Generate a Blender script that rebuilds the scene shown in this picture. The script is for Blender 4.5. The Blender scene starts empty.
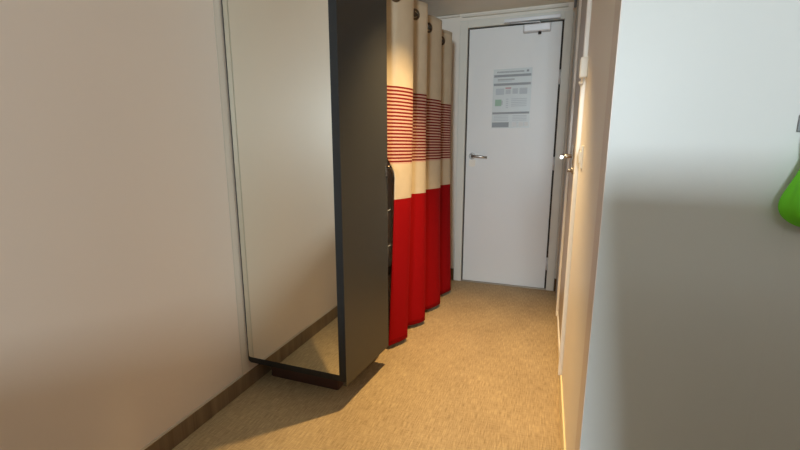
import bpy, bmesh, math, random
from mathutils import Vector, Matrix
random.seed(4)
S = bpy.context.scene
C = S.collection
PI = math.pi

# ------------------------------------------------------------ materials
def srgb(r, g, b):
    f = lambda c: (c/12.92 if c <= .04045 else ((c+.055)/1.055)**2.4)
    return (f(r/255), f(g/255), f(b/255), 1)

def mat(name, col, rough=.5, metal=0, spec=.5, bump=0, bscale=60, var=0, vscale=6, sheen=0, coat=0):
    m = bpy.data.materials.new(name); m.use_nodes = True
    nt = m.node_tree; n = nt.nodes; l = nt.links
    b = n['Principled BSDF']
    b.inputs['Base Color'].default_value = col
    b.inputs['Roughness'].default_value = rough
    b.inputs['Metallic'].default_value = metal
    b.inputs['Specular IOR Level'].default_value = spec
    b.inputs['Sheen Weight'].default_value = sheen
    b.inputs['Coat Weight'].default_value = coat
    tc = n.new('ShaderNodeTexCoord')
    if var:
        nz = n.new('ShaderNodeTexNoise'); nz.inputs['Scale'].default_value = vscale
        nz.inputs['Detail'].default_value = 4
        l.new(tc.outputs['Object'], nz.inputs['Vector'])
        mx = n.new('ShaderNodeMix'); mx.data_type = 'RGBA'
        mx.inputs['A'].default_value = tuple(c*(1-var) for c in col[:3])+(1,)
        mx.inputs['B'].default_value = tuple(min(1, c*(1+var)) for c in col[:3])+(1,)
        l.new(nz.outputs['Fac'], mx.inputs['Factor']); l.new(mx.outputs['Result'], b.inputs['Base Color'])
    if bump:
        nb = n.new('ShaderNodeTexNoise'); nb.inputs['Scale'].default_value = bscale
        nb.inputs['Detail'].default_value = 5
        l.new(tc.outputs['Object'], nb.inputs['Vector'])
        bp = n.new('ShaderNodeBump'); bp.inputs['Strength'].default_value = bump
        bp.inputs['Distance'].default_value = .002
        l.new(nb.outputs['Fac'], bp.inputs['Height']); l.new(bp.outputs['Normal'], b.inputs['Normal'])
    return m

def carpet(name, c1, c2):
    m = bpy.data.materials.new(name); m.use_nodes = True
    nt = m.node_tree; n = nt.nodes; l = nt.links
    b = n['Principled BSDF']; b.inputs['Roughness'].default_value = .95
    b.inputs['Specular IOR Level'].default_value = .1; b.inputs['Sheen Weight'].default_value = .15
    tc = n.new('ShaderNodeTexCoord')
    def noise(sc, vec, det=3):
        mp = n.new('ShaderNodeMapping'); mp.inputs['Scale'].default_value = vec
        l.new(tc.outputs['Object'], mp.inputs['Vector'])
        z = n.new('ShaderNodeTexNoise'); z.inputs['Scale'].default_value = sc; z.inputs['Detail'].default_value = det
        l.new(mp.outputs['Vector'], z.inputs['Vector']); return z.outputs['Fac']
    lines = noise(1, (230, 20, 1))           # yarn lines running down the corridor
    cross = noise(1, (30, 150, 1))          # cross threads
    patch = noise(1, (5, 3, 1))
    def math_(op, a, bb):
        q = n.new('ShaderNodeMath'); q.operation = op
        for i, v in enumerate((a, bb)):
            if isinstance(v, (int, float)): q.inputs[i].default_value = v
            else: l.new(v, q.inputs[i])
        return q.outputs[0]
    w = math_('ADD', math_('MULTIPLY', lines, .62), math_('ADD', math_('MULTIPLY', cross, .26), math_('MULTIPLY', patch, .22)))
    cr = n.new('ShaderNodeValToRGB'); l.new(w, cr.inputs['Fac'])
    cr.color_ramp.elements[0].position = .42; cr.color_ramp.elements[0].color = c1
    cr.color_ramp.elements[1].position = .74; cr.color_ramp.elements[1].color = c2
    l.new(cr.outputs['Color'], b.inputs['Base Color'])
    bp = n.new('ShaderNodeBump'); bp.inputs['Strength'].default_value = .6; bp.inputs['Distance'].default_value = .004
    l.new(w, bp.inputs['Height']); l.new(bp.outputs['Normal'], b.inputs['Normal'])
    return m

def curtain_mat():
    m = bpy.data.materials.new('striped_cloth'); m.use_nodes = True
    nt = m.node_tree; n = nt.nodes; l = nt.links
    b = n['Principled BSDF']; b.inputs['Roughness'].default_value = .8
    b.inputs['Specular IOR Level'].default_value = .08; b.inputs['Sheen Weight'].default_value = 0
    tc = n.new('ShaderNodeTexCoord'); sp = n.new('ShaderNodeSeparateXYZ'); l.new(tc.outputs['Object'], sp.inputs[0])
    z = sp.outputs['Z']
    def M(op, a, c):
        q = n.new('ShaderNodeMath'); q.operation = op
        for i, v in enumerate((a, c)):
            if isinstance(v, (int, float)): q.inputs[i].default_value = v
            else: l.new(v, q.inputs[i])
        return q.outputs[0]
    top, bot, N = 1.420, 1.036, 22
    t = M('MULTIPLY', M('SUBTRACT', top, z), N/(top-bot))
    fr = M('FRACT', t, 0)
    stripe = M('MULTIPLY', M('LESS_THAN', fr, .52), M('MULTIPLY', M('LESS_THAN', z, top), M('GREATER_THAN', z, bot-.0)))
    band = M('MULTIPLY', M('LESS_THAN', z, top), M('GREATER_THAN', z, bot))
    red = M('LESS_THAN', z, .852)
    nz = n.new('ShaderNodeTexNoise'); nz.inputs['Scale'].default_value = 14; l.new(tc.outputs['Object'], nz.inputs['Vector'])
    def mix(fac, A, B):
        x = n.new('ShaderNodeMix'); x.data_type = 'RGBA'
        l.new(fac, x.inputs['Factor'])
        for s, v in (('A', A), ('B', B)):
            if isinstance(v, tuple): x.inputs[s].default_value = v
            else: l.new(v, x.inputs[s])
        return x.outputs['Result']
    beige = mix(nz.outputs['Fac'], srgb(196, 180, 154), srgb(212, 197, 172))
    c = mix(band, beige, srgb(202, 166, 148))
    c = mix(stripe, c, srgb(118, 32, 34))
    c = mix(red, c, srgb(150, 10, 16))
    l.new(c, b.inputs['Base Color'])
    wv = n.new('ShaderNodeTexNoise'); wv.inputs['Scale'].default_value = 500; l.new(tc.outputs['Object'], wv.inputs['Vector'])
    bp = n.new('ShaderNodeBump'); bp.inputs['Strength'].default_value = .15; bp.inputs['Distance'].default_value = .001
    l.new(wv.outputs['Fac'], bp.inputs['Height']); l.new(bp.outputs['Normal'], b.inputs['Normal'])
    return m

def emis(name, col, st):
    m = bpy.data.materials.new(name); m.use_nodes = True
    b = m.node_tree.nodes['Principled BSDF']; b.inputs['Emission Color'].default_value = col
    b.inputs['Emission Strength'].default_value = st; return m

def glass():
    m = bpy.data.materials.new('window_glass'); m.use_nodes = True
    b = m.node_tree.nodes['Principled BSDF']; b.inputs['Transmission Weight'].default_value = 1
    b.inputs['Roughness'].default_value = 0; b.inputs['IOR'].default_value = 1.05; return m

WALLC = mat('cream_wall_panel', srgb(218, 204, 192), .55, spec=.3, bump=.03, bscale=300, var=.02, vscale=2)
WALLN = mat('pale_wall_panel', srgb(206, 208, 206), .42, bump=.05, bscale=260, var=.015, vscale=2)
ROOMW = mat('cabin_wall_veneer', srgb(120, 96, 74), .5, var=.05)
WALLR = mat('corridor_wall_panel', srgb(238, 232, 222), .4, bump=.03, bscale=300, var=.015, vscale=2)
CEIL = mat('ceiling_panel', srgb(240, 234, 222), .6, var=.02)
FLOOR = carpet('woven_carpet', srgb(148, 126, 92), srgb(194, 170, 130))
SKIRT = carpet('skirting_carpet', srgb(104, 84, 60), srgb(138, 114, 84))
TRIMW = mat('white_trim', srgb(226, 222, 212), .4)
TRIMJ = mat('joint_profile', srgb(196, 188, 176), .45)
DOORM = mat('door_paint', srgb(238, 242, 244), .42, bump=.03, bscale=120, var=.012)
FRAMEM = mat('door_frame_paint', srgb(226, 226, 218), .42)
GASKET = mat('dark_gasket', srgb(52, 46, 42), .7)
CHROME = mat('chrome', srgb(205, 203, 200), .28, metal=1)
BRUSH = mat('brushed_aluminium', srgb(222, 224, 228), .38, metal=.35)
STEELF = mat('satin_frame', srgb(250, 248, 242), .3, metal=.1)
BROWNM = mat('bathroom_door_laminate', srgb(176, 164, 150), .35, var=.03)
DARK = mat('anthracite_laminate', srgb(54, 54, 52), .36, bump=.03, bscale=400)
DARKF = mat('anthracite_frame', srgb(36, 37, 38), .5, spec=.3)
INTER = mat('dark_interior', srgb(44, 34, 30), .7)
PLINTH = mat('dark_plinth', srgb(66, 40, 32), .6)
MIRROR = mat('mirror_glass', (.90, .91, .84, 1), .015, metal=1)
CLOTH = curtain_mat()
HEM = mat('dark_red_hem', srgb(120, 14, 16), .8)
BRONZE = mat('burnished_grommet', srgb(108, 96, 82), .3, metal=.9)
GREEN = mat('green_fabric', srgb(98, 196, 22), .6, var=.12, vscale=14, bump=.2, bscale=60)
GREYP = mat('grey_plastic', srgb(120, 124, 126), .5)
CORD = mat('pale_cord', srgb(170, 176, 172), .7)
WHITEP = mat('white_plastic', srgb(248, 246, 238), .3)
PAPER = mat('pale_paper', srgb(214, 224, 228), .35)
PGREY = mat('print_grey', srgb(156, 164, 172), .5)
PLIGHT = mat('print_light_grey', srgb(178, 186, 192), .5)
PPALE = mat('print_pale_blue', srgb(194, 204, 212), .5)
PGREEN = mat('print_green', srgb(160, 196, 178), .5)
PRED = mat('print_red', srgb(196, 160, 168), .5)
PWHITE = mat('print_white', srgb(228, 232, 234), .5)
WOOD = mat('desk_wood', srgb(120, 88, 60), .5, var=.1)

# ------------------------------------------------------------ mesh helpers
def box(bm, x0, x1, y0, y1, z0, z1, bev=0, seg=2, mi=0):
    r = bmesh.ops.create_cube(bm, size=1)
    vs = r['verts']
    for v in vs:
        v.co = Vector(((x0+x1)/2+v.co.x*(x1-x0), (y0+y1)/2+v.co.y*(y1-y0), (z0+z1)/2+v.co.z*(z1-z0)))
    fs = set(f for v in vs for f in v.link_faces)
    for f in fs: f.material_index = mi
    if bev:
        es = list(set(e for v in vs for e in v.link_edges))
        bmesh.ops.bevel(bm, geom=es, offset=bev, segments=seg, profile=.5, affect='EDGES', material=mi)

def cyl(bm, a, b, r, r2=None, seg=24, mi=0):
    a = Vector(a); b = Vector(b); d = b-a
    q = Vector((0, 0, 1)).rotation_difference(d).to_matrix().to_4x4()
    res = bmesh.ops.create_cone(bm, cap_ends=True, segments=seg, radius1=r, radius2=r if r2 is None else r2, depth=d.length,
                          matrix=Matrix.Translation((a+b)/2) @ q)
    for f in set(f for v in res['verts'] for f in v.link_faces):
        f.smooth = len(f.verts) == 4; f.material_index = mi

def tube(bm, pts, r, seg=10, flat=1.0):
    pts = [Vector(p) for p in pts]; rings = []
    for i, p in enumerate(pts):
        t = (pts[min(i+1, len(pts)-1)]-pts[max(i-1, 0)]).normalized()
        u = t.cross(Vector((0, 0, 1)))
        if u.length < .01: u = t.cross(Vector((0, 1, 0)))
        u.normalize(); w = t.cross(u)
        rr = r[i] if isinstance(r, (list, tuple)) else r
        rings.append([bm.verts.new(p+rr*(math.cos(2*PI*k/seg)*u*flat+math.sin(2*PI*k/seg)*w)) for k in range(seg)])
    for A, B in zip(rings, rings[1:]):
        for k in range(seg):
            f = bm.faces.new((A[k], A[(k+1) % seg], B[(k+1) % seg], B[k])); f.smooth = True
    bm.faces.new(rings[0][::-1]); bm.faces.new(rings[-1])

def torus(bm, c, axis, R, r, seg=28, s2=10):
    q = Vector((0, 0, 1)).rotation_difference(Vector(axis)).to_matrix()
    g = []
    for i in range(seg):
        a = 2*PI*i/seg; row = []
        for j in range(s2):
            t = 2*PI*j/s2
            p = Vector(((R+r*math.cos(t))*math.cos(a), (R+r*math.cos(t))*math.sin(a), .8*r*math.sin(t)))
            row.append(bm.verts.new(Vector(c)+q @ p))
        g.append(row)
    for i in range(seg):
        for j in range(s2):
            f = bm.faces.new((g[i][j], g[(i+1) % seg][j], g[(i+1) % seg][(j+1) % s2], g[i][(j+1) % s2])); f.smooth = True

def prism_y(bm, outline, y0, y1, bev=0):
    """outline: list of (x,z), extruded in y"""
    A = [bm.verts.new((x, y0, z)) for x, z in outline]; B = [bm.verts.new((x, y1, z)) for x, z in outline]
    n = len(A)
    bm.faces.new(A); bm.faces.new(B[::-1])
    for i in range(n):
        bm.faces.new((A[i], B[i], B[(i+1) % n], A[(i+1) % n]))

def rrect(x0, x1, z0, z1, r, seg=6):
    """r: radii for (bl, br, tr, tl)"""
    out = []
    for (cx, cz, rr, a0) in ((x0, z0, r[0], PI), (x1, z0, r[1], 1.5*PI), (x1, z1, r[2], 0), (x0, z1, r[3], .5*PI)):
        sx = 1 if cx == x0 else -1; sz = 1 if cz == z0 else -1
        if rr == 0: out.append((cx, cz)); continue
        for k in range(seg+1):
            a = a0+.5*PI*k/seg
            out.append((cx+sx*rr+rr*math.cos(a), cz+sz*rr+rr*math.sin(a)))
    return out

def obj(name, bm, m, parent=None, loc=(0, 0, 0)):
    bmesh.ops.recalc_face_normals(bm, faces=bm.faces)
    me = bpy.data.meshes.new(name); bm.to_mesh(me); bm.free()
    for mm in (m if isinstance(m, list) else [m]): me.materials.append(mm)
    o = bpy.data.objects.new(name, me); C.objects.link(o)
    if parent: o.parent = parent
    else: o.location = loc
    return o

def B(name, m, dims, parent=None, bev=0, loc=(0, 0, 0)):
    bm = bmesh.new(); box(bm, *dims, bev=bev); return obj(name, bm, m, parent, loc)

def thing(name, label, cat, loc=(0, 0, 0), rz=0, group=None, kind=None):
    o = bpy.data.objects.new(name, None); C.objects.link(o); o.empty_display_size = .05
    o.location = loc; o.rotation_euler = (0, 0, rz)
    if label: o['label'] = label; o['category'] = cat
    if group: o['group'] = group
    if kind: o['kind'] = kind
    return o

def tag(o, label, cat, group=None, kind=None):
    o['label'] = label; o['category'] = cat
    if group: o['group'] = group
    if kind: o['kind'] = kind
    return o

# ------------------------------------------------------------ dimensions (metres)
WL, WR, YC, D, ZC = -1.2745, .1205, .996, 3.334, 2.12
YB, XR = -2.9, 1.75        # rear wall and right wall of the cabin behind the camera
YM = 1.432                 # wardrobe front
T = .06

# ------------------------------------------------------------ the room
tag(B('floor', FLOOR, (WL-T, XR+T, YB-T, D+T, -.06, 0)), 'beige woven carpet floor of the corridor', 'floor', kind='structure')
tag(B('ceiling', CEIL, (WL-T, XR+T, YB-T, D+T, ZC, ZC+.06)), 'beige brown ceiling above the far door', 'ceiling', kind='structure')
tag(B('wall_left', WALLC, (WL-T, WL, YB-T, D+T, 0, ZC)), 'plain cream panel wall left of the mirrored wardrobe', 'wall', kind='structure')
tag(B('wall_right', WALLR, (WR, WR+.05, YC+.05, 1.862, 0, ZC)), 'warm lit corridor side wall at the right', 'wall', kind='structure')
# far part of the corridor wall, beyond and above the bathroom door
bm = bmesh.new()
box(bm, WR, WR+.05, 2.62, D, 0, ZC); box(bm, WR, WR+.05, 1.862, 2.62, 2.02, ZC); box(bm, WR, WR+.05, 1.862, 2.62, 0, .09)
tag(obj('wall_right_far', bm, mat('grey_wall_panel', srgb(196, 196, 192), .45)), 'grey corridor wall around the side door', 'wall', kind='structure')
tag(B('wall_near', WALLN, (WR, XR, YC, YC+.05, 0, ZC)), 'large pale panel wall filling the right of the view', 'wall', kind='structure')
# far wall with the door opening cut out
bm = bmesh.new()
box(bm, WL, -.7, D, D+T, 0, ZC); box(bm, .105, WR+.05, D, D+T, 0, ZC); box(bm, -.7, .105, D, D+T, 2.06, ZC)
tag(obj('wall_back', bm, WALLR), 'pale far wall around the white cabin door', 'wall', kind='structure')
# cabin behind the camera: side wall, rear wall with a window
tag(B('wall_cabin', ROOMW, (XR, XR+T, YB-T, YC+.05, 0, ZC)), 'cream wall on the far right of the cabin', 'wall', kind='structure')
wx0, wx1, wz0, wz1 = -.05, .45, 1.26, 1.74
bm = bmesh.new()
box(bm, WL, wx0, YB-T, YB, 0, ZC); box(bm, wx1, XR, YB-T, YB, 0, ZC)
box(bm, wx0, wx1, YB-T, YB, 0, wz0); box(bm, wx0, wx1, YB-T, YB, wz1, ZC)
tag(obj('wall_rear', bm, ROOMW), 'rear wall of the cabin with the window', 'wall', kind='structure')
w = thing('window_1', 'cabin window in the rear wall', 'window', (0, YB, 0), kind='structure')
bm = bmesh.new()
for d in ((wx0-.04, wx0, -.02, .015, wz0-.04, wz1+.04), (wx1, wx1+.04, -.02, .015, wz0-.04, wz1+.04),
          (wx0, wx1, -.02, .015, wz0-.04, wz0), (wx0, wx1, -.02, .015, wz1, wz1+.04)): box(bm, *d)
obj('window_frame', bm, TRIMW, w)
B('window_pane', glass(), (wx0, wx1, -.035, -.03, wz0, wz1), w)

# skirtings (brown carpet strip) and trims
def skirting(name, dims, label, m=SKIRT):
    return tag(B(name, m, dims, bev=.002), label, 'skirting', kind='structure')
skirting('baseboard_left', (WL, WL+.006, YB, D, 0, .078), 'brown carpet skirting under the cream left wall')
skirting('baseboard_back', (WL+.006, -.705, D-.008, D, 0, .10), 'brown skirting left of the white door')
skirting('baseboard_far', (.103, WR, D-.008, D, 0, .10), 'brown skirting right of the white door')
skirting('baseboard_right', (WR-.007, WR, YC, 1.855, 0, .10), 'cream skirting strip along the right wall', mat('cream_skirting', srgb(236, 220, 176), .35))
tag(B('trim_1', TRIMJ, (WL, WL+.004, YB, 1.39, .078, .088), bev=.001), 'thin panel edge above the left skirting', 'trim', kind='structure')
tag(B('trim_2', TRIMJ, (WL, WL+.0016, 1.386, 1.391, .088, ZC), bev=.0006), 'vertical joint profile beside the mirrored wardrobe', 'trim', kind='structure')
tag(B('trim_8', mat('shade_tint', srgb(208, 198, 186), .5), (WL, WL+.0004, 1.391, 1.431, .088, ZC)), 'wall strip tinted darker as shade between joint profile and mirrored wardrobe', 'trim', kind='structure')  # darker tint stands in for the shade beside the wardrobe
tag(B('trim_3', TRIMW, (-.90, -.703, D-.022, D, ZC-.020, ZC-.006), bev=.003), 'short white ceiling trim left of the white door', 'trim', kind='structure')
tag(B('trim_4', TRIMW, (-.688, .068, D-.022, D, ZC-.030, ZC-.016), bev=.003), 'long white ceiling trim above the white door', 'trim', kind='structure')
tag(B('trim_5', mat('corner_profile', srgb(222, 210, 200), .4), (WR-.0015, WR, YC, YC+.10, .10, ZC)), 'corner profile of the right wall', 'trim', kind='structure')
tag(B('trim_6', WALLN, (.4435, .4447, YC-.0004, YC+.001, 0, ZC)), 'faint vertical panel seam in the near wall', 'trim', kind='structure')
tag(B('trim_7', GREYP, (.098, .114, 3.20, 3.225, 2.05, ZC), bev=.002), 'grey stub hanging at the ceiling above the door corner', 'trim', kind='structure')

# ------------------------------------------------------------ far cabin door
dr = thing('door_1', 'white cabin door at the end of the corridor', 'door', (0, D, 0), kind='structure')
fx0, fx1 = -.700, .104
ox0, ox1, oz = -.638, .046, 2.012
bm = bmesh.new()
box(bm, fx0, ox0, -.018, .05, 0, 2.066, bev=.004); box(bm, ox1, fx1, -.018, .05, 0, 2.066, bev=.004)
box(bm, ox0-.002, ox1+.002, -.018, .05, oz, 2.066, bev=.004)
obj('door_frame', bm, FRAMEM, dr)
bm = bmesh.new()
box(bm, ox0, ox1, .012, .02, .001, oz)
obj('door_seal', bm, GASKET, dr)
leaf = B('door_leaf', DOORM, (-.6255, .0335, -.012, .030, .012, 2.000), dr, bev=.003)
B('threshold_strip', mat('threshold_metal', srgb(190, 180, 165), .35, metal=.6), (ox0, ox1, -.016, .011, 0, .008), dr, bev=.002)
# lever handle with rosette and key escutcheon
lv = bmesh.new()
cyl(lv, (-.575, -.012, 1.052), (-.575, -.021, 1.052), .027, seg=32)
torus(lv, (-.575, -.021, 1.052), (0, -1, 0), .017, .005)
cyl(lv, (-.575, -.018, 1.052), (-.575, -.058, 1.052), .010)
tube(lv, [(-.575, -.052, 1.052), (-.560, -.060, 1.052), (-.54, -.062, 1.051), (-.50, -.061, 1.047), (-.452, -.058, 1.043)], [.011, .011, .0105, .010, .009], 12)
h = obj('door_handle', lv, CHROME, leaf); h['label'] = 'chrome lever handle'
e = bmesh.new(); prism_y(e, rrect(-.598, -.548, .968, 1.024, (.016, .016, .006, .006)), -.0205, -.012); cyl(e, (-.573, -.0205, .996), (-.573, -.026, .996), .0085)
e = obj('key_escutcheon', e, WHITEP, leaf); e['label'] = 'white key escutcheon'
for z in (.22, 1.0, 1.62):
    hb = bmesh.new(); cyl(hb, (.040, -.022, z-.05), (.040, -.022, z+.05), .0075); box(hb, .034, .046, -.020, -.012, z-.045, z+.045)
    obj('hinge', hb, BRUSH, dr)
cl = B('door_closer', BRUSH, (-.229, -.040, -.062, -.012, 1.935, 1.990), dr, bev=.008); cl['label'] = 'silver closer body'
bm = bmesh.new(); box(bm, -.368, .020, -.052, -.018, 2.014, 2.040, bev=.003)
obj('slide_rail', bm, BRUSH, dr)
bm = bmesh.new(); cyl(bm, (-.115, -.040, 1.920), (-.115, -.040, 1.936), .011); obj('closer_spindle', bm, GASKET, cl)
bm = bmesh.new(); tube(bm, [(-.115, -.048, 1.992), (-.118, -.048, 2.000), (-.22, -.046, 2.004), (-.325, -.040, 2.009)], .005, 8); obj('closer_arm', bm, BRUSH, cl)

# notice on the door
bm = bmesh.new()
x0, x1, z0, z1 = -.433, -.152, 1.266, 1.700
y = D-.0125
box(bm, x0, x1, y-.0008, y, z0, z1)
def pr(u0, u1, v0, v1, mi):
    "print block on the sheet, fractions from the top left"
    W = x1-x0; H = z1-z0
    box(bm, x0+u0*W, x0+u1*W, y-.0011, y-.0007, z1-v1*H, z1-v0*H, mi=mi)
for k in range(22): pr(.10+k*.032, .10+k*.032+.022, .040, .066, 1)
pr(.86, .92, .03, .065, 1)
pr(0.02, .98, .095, .135, 1); pr(.12, .56, .165, .19, 2); pr(.12, .50, .198, .212, 3); pr(0.02, .98, .238, .278, 1)
pr(.08, .30, .325, .43, 3); pr(.33, .48, .31, .335, 5); pr(.34, .47, .345, .42, 3); pr(.52, .66, .33, .42, 3); pr(.70, .90, .325, .43, 3)
pr(.07, .24, .51, .62, 4); pr(.245, .27, .53, .60, 2)
for k in range(5): pr(.36, .42, .50+k*.035, .515+k*.035, 3)
for k in range(5): pr(.50, .90, .50+k*.03, .512+k*.03, 3)
pr(0.01, .98, .725, .76, 1)
for k in range(4): pr(.05, .44, .785+k*.026, .796+k*.026, 3); pr(.55, .92, .785+k*.026, .796+k*.026, 3)
pr(.01, .46, .90, .985, 1); pr(.54, .66, .90, .975, 6)
pr(.72, .84, .90, .975, 6); pr(.87, .97, .90, .975, 6)
tag(obj('safety_notice', bm, [PAPER, PGREY, PLIGHT, PPALE, PGREEN, PRED, PWHITE]), 'pale printed instruction sheet stuck on the white cabin door', 'notice')

# ------------------------------------------------------------ bathroom door in the right wall
bd = thing('door_2', 'side door in the right corridor wall, seen edge on', 'door', (WR, 0, 0), kind='structure')
bm = bmesh.new()
box(bm, -.016, .05, 1.865, 1.905, .09, 2.02, bev=.003); box(bm, -.016, .05, 2.575, 2.618, .09, 2.02, bev=.003)
box(bm, -.016, .05, 1.905, 2.575, 1.98, 2.02, bev=.003); box(bm, -.010, .05, 1.905, 2.575, .092, .125, bev=.003)
obj('door_frame', bm, STEELF, bd)
bl = B('door_leaf', BROWNM, (-.004, .034, 1.909, 2.571, .128, 1.976), bd, bev=.002)
bm = bmesh.new()
box(bm, -.012, -.004, 2.232, 2.267, 1.005, 1.135, bev=.003)
cyl(bm, (-.010, 2.25, 1.078), (-.058, 2.25, 1.078), .010)
tube(bm, [(-.050, 2.25, 1.078), (-.060, 2.235, 1.078), (-.062, 2.20, 1.077), (-.061, 2.13, 1.075)], [.011, .011, .010, .009], 12)
h = obj('door_handle', bm, CHROME, bl); h['label'] = 'chrome lever handle'
bm = bmesh.new(); cyl(bm, (-.004, 2.18, 1.01), (-.012, 2.18, 1.01), .018); cyl(bm, (-.010, 2.18, 1.01), (-.030, 2.18, 1.01), .007)
obj('lock_knob', bm, CHROME, bl)

# double coat hook and switch on the right wall
ck = thing('coat_hook', 'small white double coat hook high on the right wall by the side door', 'hook', (WR, 1.80, 1.42))
bm = bmesh.new(); box(bm, -.028, 0, -.016, .016, -.036, .040, bev=.005); obj('back_plate', bm, WHITEP, ck)
for s in (-1, 1):
    bm = bmesh.new(); tube(bm, [(-.010, s*.009, -.030), (-.012, s*.010, -.048), (-.015, s*.011, -.058), (-.022, s*.012, -.060), (-.026, s*.012, -.050)], [.003, .003, .003, .003, .0035], 8)
    obj('prong', bm, BRUSH, ck)
ls = thing('light_switch', 'narrow white wall switch at handle height on the right wall', 'switch', (WR, 1.70, 1.085))
bm = bmesh.new(); box(bm, -.007, 0, -.03, .03, -.042, .042, bev=.002); obj('switch_plate', bm, WHITEP, ls)
bm = bmesh.new(); box(bm, -.013, -.006, -.014, .014, -.022, .022, bev=.002); obj('rocker', bm, WHITEP, ls)

# ------------------------------------------------------------ mirrored wardrobe
CX0, CX1 = WL+.002, -.758
YBK = 1.905
wd = thing('wardrobe', 'dark tall wardrobe with full-length mirror front, standing against the cream left wall', 'wardrobe', (-1.0, 1.65, 0))
def L(x0, x1, y0, y1, z0, z1): return (x0+1.0, x1+1.0, y0-1.65, y1-1.65, z0, z1)
ztop = 2.06
bm = bmesh.new()
box(bm, *L(CX0+.010, CX0+.026, YM+.034, YBK, .115, ztop)); box(bm, *L(CX0+.026, CX1-.022, YBK-.014, YBK, .115, ztop))
box(bm, *L(CX0+.026, CX1-.022, YM+.034, YBK-.014, .115, .137)); box(bm, *L(CX0+.026, CX1-.022, YM+.034, YBK-.014, ztop-.02, ztop))
for z in (.50, .88, 1.26, 1.64): box(bm, *L(CX0+.026, CX1-.026, YM+.034, YBK-.014, z, z+.018))
obj('carcass', bm, INTER, wd)
# front panel carrying the mirror, slightly rounded lower left corner
bm = bmesh.new(); prism_y(bm, [(x+1.0, z) for x, z in rrect(CX0, CX1, .126, ztop, (.020, .006, .006, .014))], YM-1.65, YM+.034-1.65)
fp = obj('front_panel', bm, DARKF, wd); fp['label'] = 'dark panel framing the mirror'
bm = bmesh.new(); prism_y(bm, [(x+1.0, z) for x, z in rrect(CX0+.0075, -.7895,   .156, ztop-.03, (.010, .001, .001, .001))], YM-.0035-1.65, YM+.001-1.65)
obj('mirror', bm, MIRROR, fp)
bm = bmesh.new(); box(bm, *L(-1.232, -.855, 1.535, 1.90, 0, .114), bev=.01); obj('plinth', bm, PLINTH, wd)
# side door, standing a little ajar towards the corridor
dp = bpy.data.objects.new('wardrobe_door', None)
a = math.atan2(.037, .405)
bm = bmesh.new(); box(bm, -.018, 0, .002, .408, .106, ztop, bev=.0015)
dd = obj('door', bm, DARK, wd); dd.location = (CX1+1.0, YM+.034-1.65-.036, 0); dd.rotation_euler = (0, 0, -a)
bpy.data.objects.remove(dp)
bm = bmesh.new()
box(bm, 0, .004, .385, .407, .985, 1.035, bev=.001)
tube(bm, [(.003, .392, 1.030), (.014, .394, 1.032), (.021, .402, 1.016), (.023, .414, .985)], [.004, .004, .004, .003], 8)
k = obj('handle', bm, BRONZE, dd); k['label'] = 'small metal pull at the door edge'
for z in (.62, .80):
    bm = bmesh.new(); box(bm, -.014, -.004, .408, .420, z-.018, z+.018, bev=.002); tube(bm, [(-.01, .412, z+.012), (-.004, .424, z+.016), (.004, .430, z+.022)], .0025, 6)
    obj('latch', bm, GREYP, dd)

# ------------------------------------------------------------ curtain on its rod
RX, RZ = -.735, 1.832
tag_rod = thing('curtain_rod', 'dark metal rod running through the rings of the striped curtain', 'curtain rod', (RX, 1.94, RZ))
bm = bmesh.new(); cyl(bm, (0, -.015, 0), (0, 1.075, 0), .0125, seg=20); obj('rod', bm, BRONZE, tag_rod)
bm = bmesh.new(); cyl(bm, (WL-RX, 1.06, 0), (0, 1.06, 0), .008, seg=16); cyl(bm, (WL-RX, 1.06, 0), (WL-RX+.008, 1.06, 0), .025); obj('wall_arm', bm, BRONZE, tag_rod)
bm = bmesh.new(); box(bm, -.006, .006, .003, .017, .010, ZC-RZ, bev=.001); obj('ceiling_bracket', bm, BRONZE, tag_rod)

KY = [(1.925, -PI), (1.99, -.5*PI), (2.120, 0), (2.215, PI), (2.290, 1.5*PI), (2.380, 2*PI), (2.475, 3*PI), (2.560, 3.5*PI), (2.705, 4*PI), (2.80, 5*PI), (2.885, 5.5*PI), (3.00, 6*PI), (3.06, 6.7*PI)]
def phase(y):
    for (a0, p0), (a1, p1) in zip(KY, KY[1:]):
        if y <= a1: return p0+(p1-p0)*(y-a0)/(a1-a0)
    return KY[-1][1]
def yof(ph):
    for (a0, p0), (a1, p1) in zip(KY, KY[1:]):
        if ph <= p1: return a0+(a1-a0)*(ph-p0)/(p1-p0)
    return KY[-1][0]
CT, CB = 1.905, .026
def cpt(ph, z):
    t = (CT-z)/(CT-CB)
    amp = .047+.004*math.sin(ph*.7)*t
    c = math.cos(ph)
    c = math.copysign(abs(c)**.85, c)
    y0 = yof(ph)
    if y0 < 2.4: sh = -.026+.034*(y0-2.12)/.28
    else: sh = min(.03, .008+.018*(y0-2.4)/.35)
    x = RX+amp*c + t*t*sh + .003*t*math.sin(6*t+ph*.5)
    y_ = y0 + .006*t*math.sin(5*t+ph*.4) - .0055*math.sin(2*ph)
    return Vector((x, y_, z))
cu = thing('curtain', 'beige and red striped eyelet curtain hanging in deep pleats behind the wardrobe', 'curtain', (RX, 2.55, 0))
NP, NZ = 240, 60
bm = bmesh.new(); g = []
P0, P1 = -PI*1.0, 6.7*PI
for i in range(NP+1):
    row = []
    for j in range(NZ+1):
        z = CB+(CT-CB)*j/NZ
        k = max(0, min(1, ((CT-z)/(CT-CB)-.38)/.12)); k = k*k*(3-2*k)
        p0 = P0+k*.50*PI                     # the free edge turns inwards lower down
        row.append(bm.verts.new(cpt(p0+(P1-p0)*i/NP, z)-Vector((RX, 2.55, 0))))
    g.append(row)
for i in range(NP):
    for j in range(NZ):
        f = bm.faces.new((g[i][j], g[i+1][j], g[i+1][j+1], g[i][j+1])); f.smooth = True
cc = obj('cloth', bm, CLOTH, cu)
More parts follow.
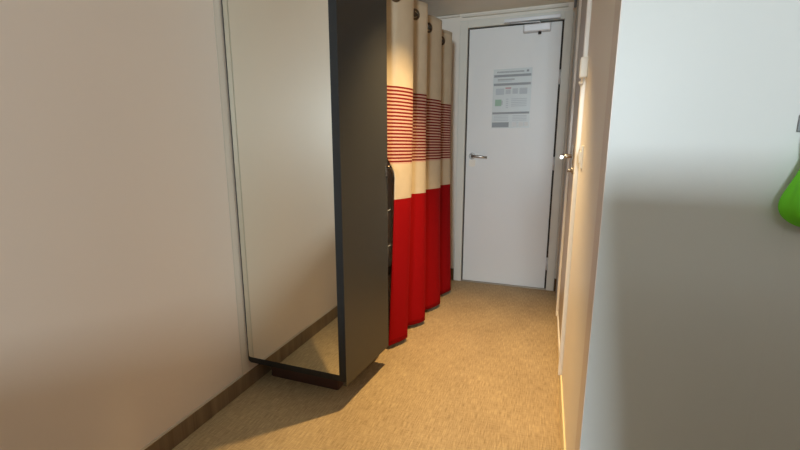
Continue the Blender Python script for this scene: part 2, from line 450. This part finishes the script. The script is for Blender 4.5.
so = cc.modifiers.new('thick', 'SOLIDIFY'); so.thickness = .0022; so.offset = 0
# rings where the cloth crosses the rod
for k in range(8):
    ph = -PI/2+k*PI
    p = cpt(ph, RZ); dpv = (cpt(ph+.05, RZ)-cpt(ph-.05, RZ)).normalized()
    nrm = dpv.cross(Vector((0, 0, 1))).normalized()
    bm = bmesh.new(); torus(bm, p-Vector((RX, 2.55, 0)), nrm, .0235, .0065)
    r = obj('grommet', bm, BRONZE, cu)

# ------------------------------------------------------------ green bag on its hook on the near wall
hk = thing('wall_hook', 'grey plastic hook on the pale near wall at the right picture edge', 'hook', (.447, YC, 1.166))
bm = bmesh.new(); box(bm, -.011, .011, -.005, 0, -.016, .016, bev=.002); obj('hook_plate', bm, GREYP, hk)
bm = bmesh.new(); tube(bm, [(0, -.004, -.004), (0, -.018, -.010), (0, -.026, -.004), (0, -.027, .008)], [.0045, .0045, .004, .004], 8); obj('hook_arm', bm, GREYP, hk)
bg = thing('green_bag', 'bright green fabric bag hanging from the grey hook at the right picture edge', 'bag', (.472, YC-.035, 1.022))
bm = bmesh.new()
prof = [(.150, .006), (.130, .012), (.100, .022), (.070, .030), (.035, .041), (.008, .052), (-.012, .054), (-.030, .047), (-.044, .030), (-.050, .010)]
rings = []
NS = 40
for z, r in prof:
    row = []
    for k in range(NS):
        a = 2*PI*k/NS
        w = 1+.09*math.sin(5*a+z*20)*(1-max(0, -z)*8)
        row.append(bm.verts.new((r*w*math.cos(a)-.001, .50*r*w*math.sin(a), z)))
    rings.append(row)
for A, Bq in zip(rings, rings[1:]):
    for k in range(NS):
        f = bm.faces.new((A[k], A[(k+1) % NS], Bq[(k+1) % NS], Bq[k])); f.smooth = True
bm.faces.new(rings[0]); bm.faces.new(rings[-1][::-1])
o = obj('bag_body', bm, GREEN, bg); sd = o.modifiers.new('s', 'SUBSURF'); sd.levels = sd.render_levels = 2
bm = bmesh.new()
tube(bm, [(-.025, .013, .148), (-.027, .012, .130), (-.028, .010, .110), (-.024, .004, .070), (-.030, 0, .045)], .0016, 6)
tube(bm, [(-.025, .013, .148), (-.018, .012, .150), (-.005, .006, .155), (0, 0, .142)], .0016, 6)
obj('drawstring', bm, CORD, bg)

# ------------------------------------------------------------ things added out of view to block the window light
ar = thing('chair_blocker', 'unseen high-backed chair added beside the camera to shade the near wall', 'chair_blocker', (.50, 0, 0))
ARM = mat('chair_cloth', srgb(70, 66, 64), .9, bump=.2, bscale=400)
bm = bmesh.new()
prism_y(bm, [(-.30, .40), (.36, .40), (.44, 1.16), (-.402, 1.16)], .06, .15)  # unseen chair back, flared to slant its shadow edge on the near wall
bmesh.ops.bevel(bm, geom=bm.edges[:], offset=.015, segments=3, affect='EDGES'); obj('backrest', bm, ARM, ar)
bm = bmesh.new(); box(bm, -.29, .35, -.50, .062, .30, .44, bev=.03, seg=3); obj('seat', bm, ARM, ar)
bm = bmesh.new(); box(bm, -.31, -.24, -.48, .062, .44, .62, bev=.02, seg=3); obj('armrest', bm, ARM, ar)
bm = bmesh.new(); box(bm, .30, .37, -.48, .062, .44, .62, bev=.02, seg=3); obj('armrest', bm, ARM, ar)
for x_ in (-.25, .31):
    for y_ in (-.45, .10):
        bm = bmesh.new(); cyl(bm, (x_, y_, 0), (x_, y_, .42 if y_ > 0 else .31), .018, .022, 16); obj('leg', bm, WOOD, ar)
be = thing('berth_blocker', 'unseen made berth added behind the camera to keep daylight off the floor', 'berth_blocker', (-.72, -1.45, 0))
bm = bmesh.new(); box(bm, -.50, .50, -.95, .95, .10, .34, bev=.01); obj('bed_base', bm, WOOD, be)
bm = bmesh.new(); box(bm, -.49, .49, -.94, .93, .34, .56, bev=.05, seg=4); obj('mattress', bm, WHITEP, be)
bm = bmesh.new(); box(bm, -.53, .53, .955, .995, 0, .84, bev=.01); obj('headboard', bm, WOOD, be)  # unseen headboard added to keep window light off the corridor floor
bm = bmesh.new(); box(bm, -.505, .505, -.945, .35, .36, .585, bev=.06, seg=4); obj('blanket', bm, ARM, be)
for y_ in (-.85, .85):
    bm = bmesh.new(); box(bm, -.46, .46, y_-.05, y_+.05, 0, .11); obj('leg', bm, WOOD, be)
pl = thing('pillow', 'white pillow on the added unseen berth against its headboard', 'pillow', (-.72, -.76, .56))
bm = bmesh.new(); box(bm, -.33, .33, -.20, .20, .002, .12, bev=.05, seg=4); obj('pillow_cover', bm, WHITEP, pl)

# ------------------------------------------------------------ lights
LX, LY = -.385, 1.835
sp = thing('ceiling_spotlight', 'recessed warm spotlight in the ceiling over the corridor', 'spotlight', (LX, LY, ZC))
bm = bmesh.new(); torus(bm, (0, 0, -.003), (0, 0, 1), .045, .006); obj('trim_ring', bm, CHROME, sp)
bm = bmesh.new(); cyl(bm, (0, 0, -.004), (0, 0, 0), .038); obj('lens', bm, emis('lamp_lens', (1, .75, .45, 1), 6), sp)
def light(kind, name, loc, rot, energy, col, **kw):
    d = bpy.data.lights.new(name, kind); d.energy = energy; d.color = col
    for k_, v in kw.items(): setattr(d, k_, v)
    o = bpy.data.objects.new(name, d); C.objects.link(o); o.location = loc; o.rotation_euler = rot
    return o
light('SPOT', 'spot_lamp', (LX, LY, ZC-.012), (0, 0, 0), 215, (1, .69, .32), spot_size=math.radians(79), spot_blend=1, shadow_soft_size=.022)
light('AREA', 'window_daylight', ((wx0+wx1)/2, YB-.02, (wz0+wz1)/2), (math.radians(90), 0, 0), 106, (.80, .93, 1.0), shape='RECTANGLE', size=wx1-wx0-.02, size_y=wz1-wz0-.02)
wld = bpy.data.worlds.new('sky'); S.world = wld; wld.use_nodes = True
wld.node_tree.nodes['Background'].inputs['Color'].default_value = (.75, .88, 1, 1)
wld.node_tree.nodes['Background'].inputs['Strength'].default_value = 1.0

# ------------------------------------------------------------ camera
f, yaw, pitch = 409.118, .3439, .1883
cd = bpy.data.cameras.new('camera'); co = bpy.data.objects.new('camera', cd); C.objects.link(co)
cd.sensor_fit = 'HORIZONTAL'; cd.sensor_width = 36; cd.lens = 36*f/800; cd.clip_start = .01
co.location = (0, 0, 1.1224); co.rotation_euler = (PI/2-pitch, 0, yaw)
S.camera = co
S.view_settings.view_transform = 'Standard'; S.view_settings.look = 'None'
S.view_settings.gamma = 1; S.view_settings.exposure = 0
S.cycles.max_bounces = 10; S.cycles.diffuse_bounces = 6
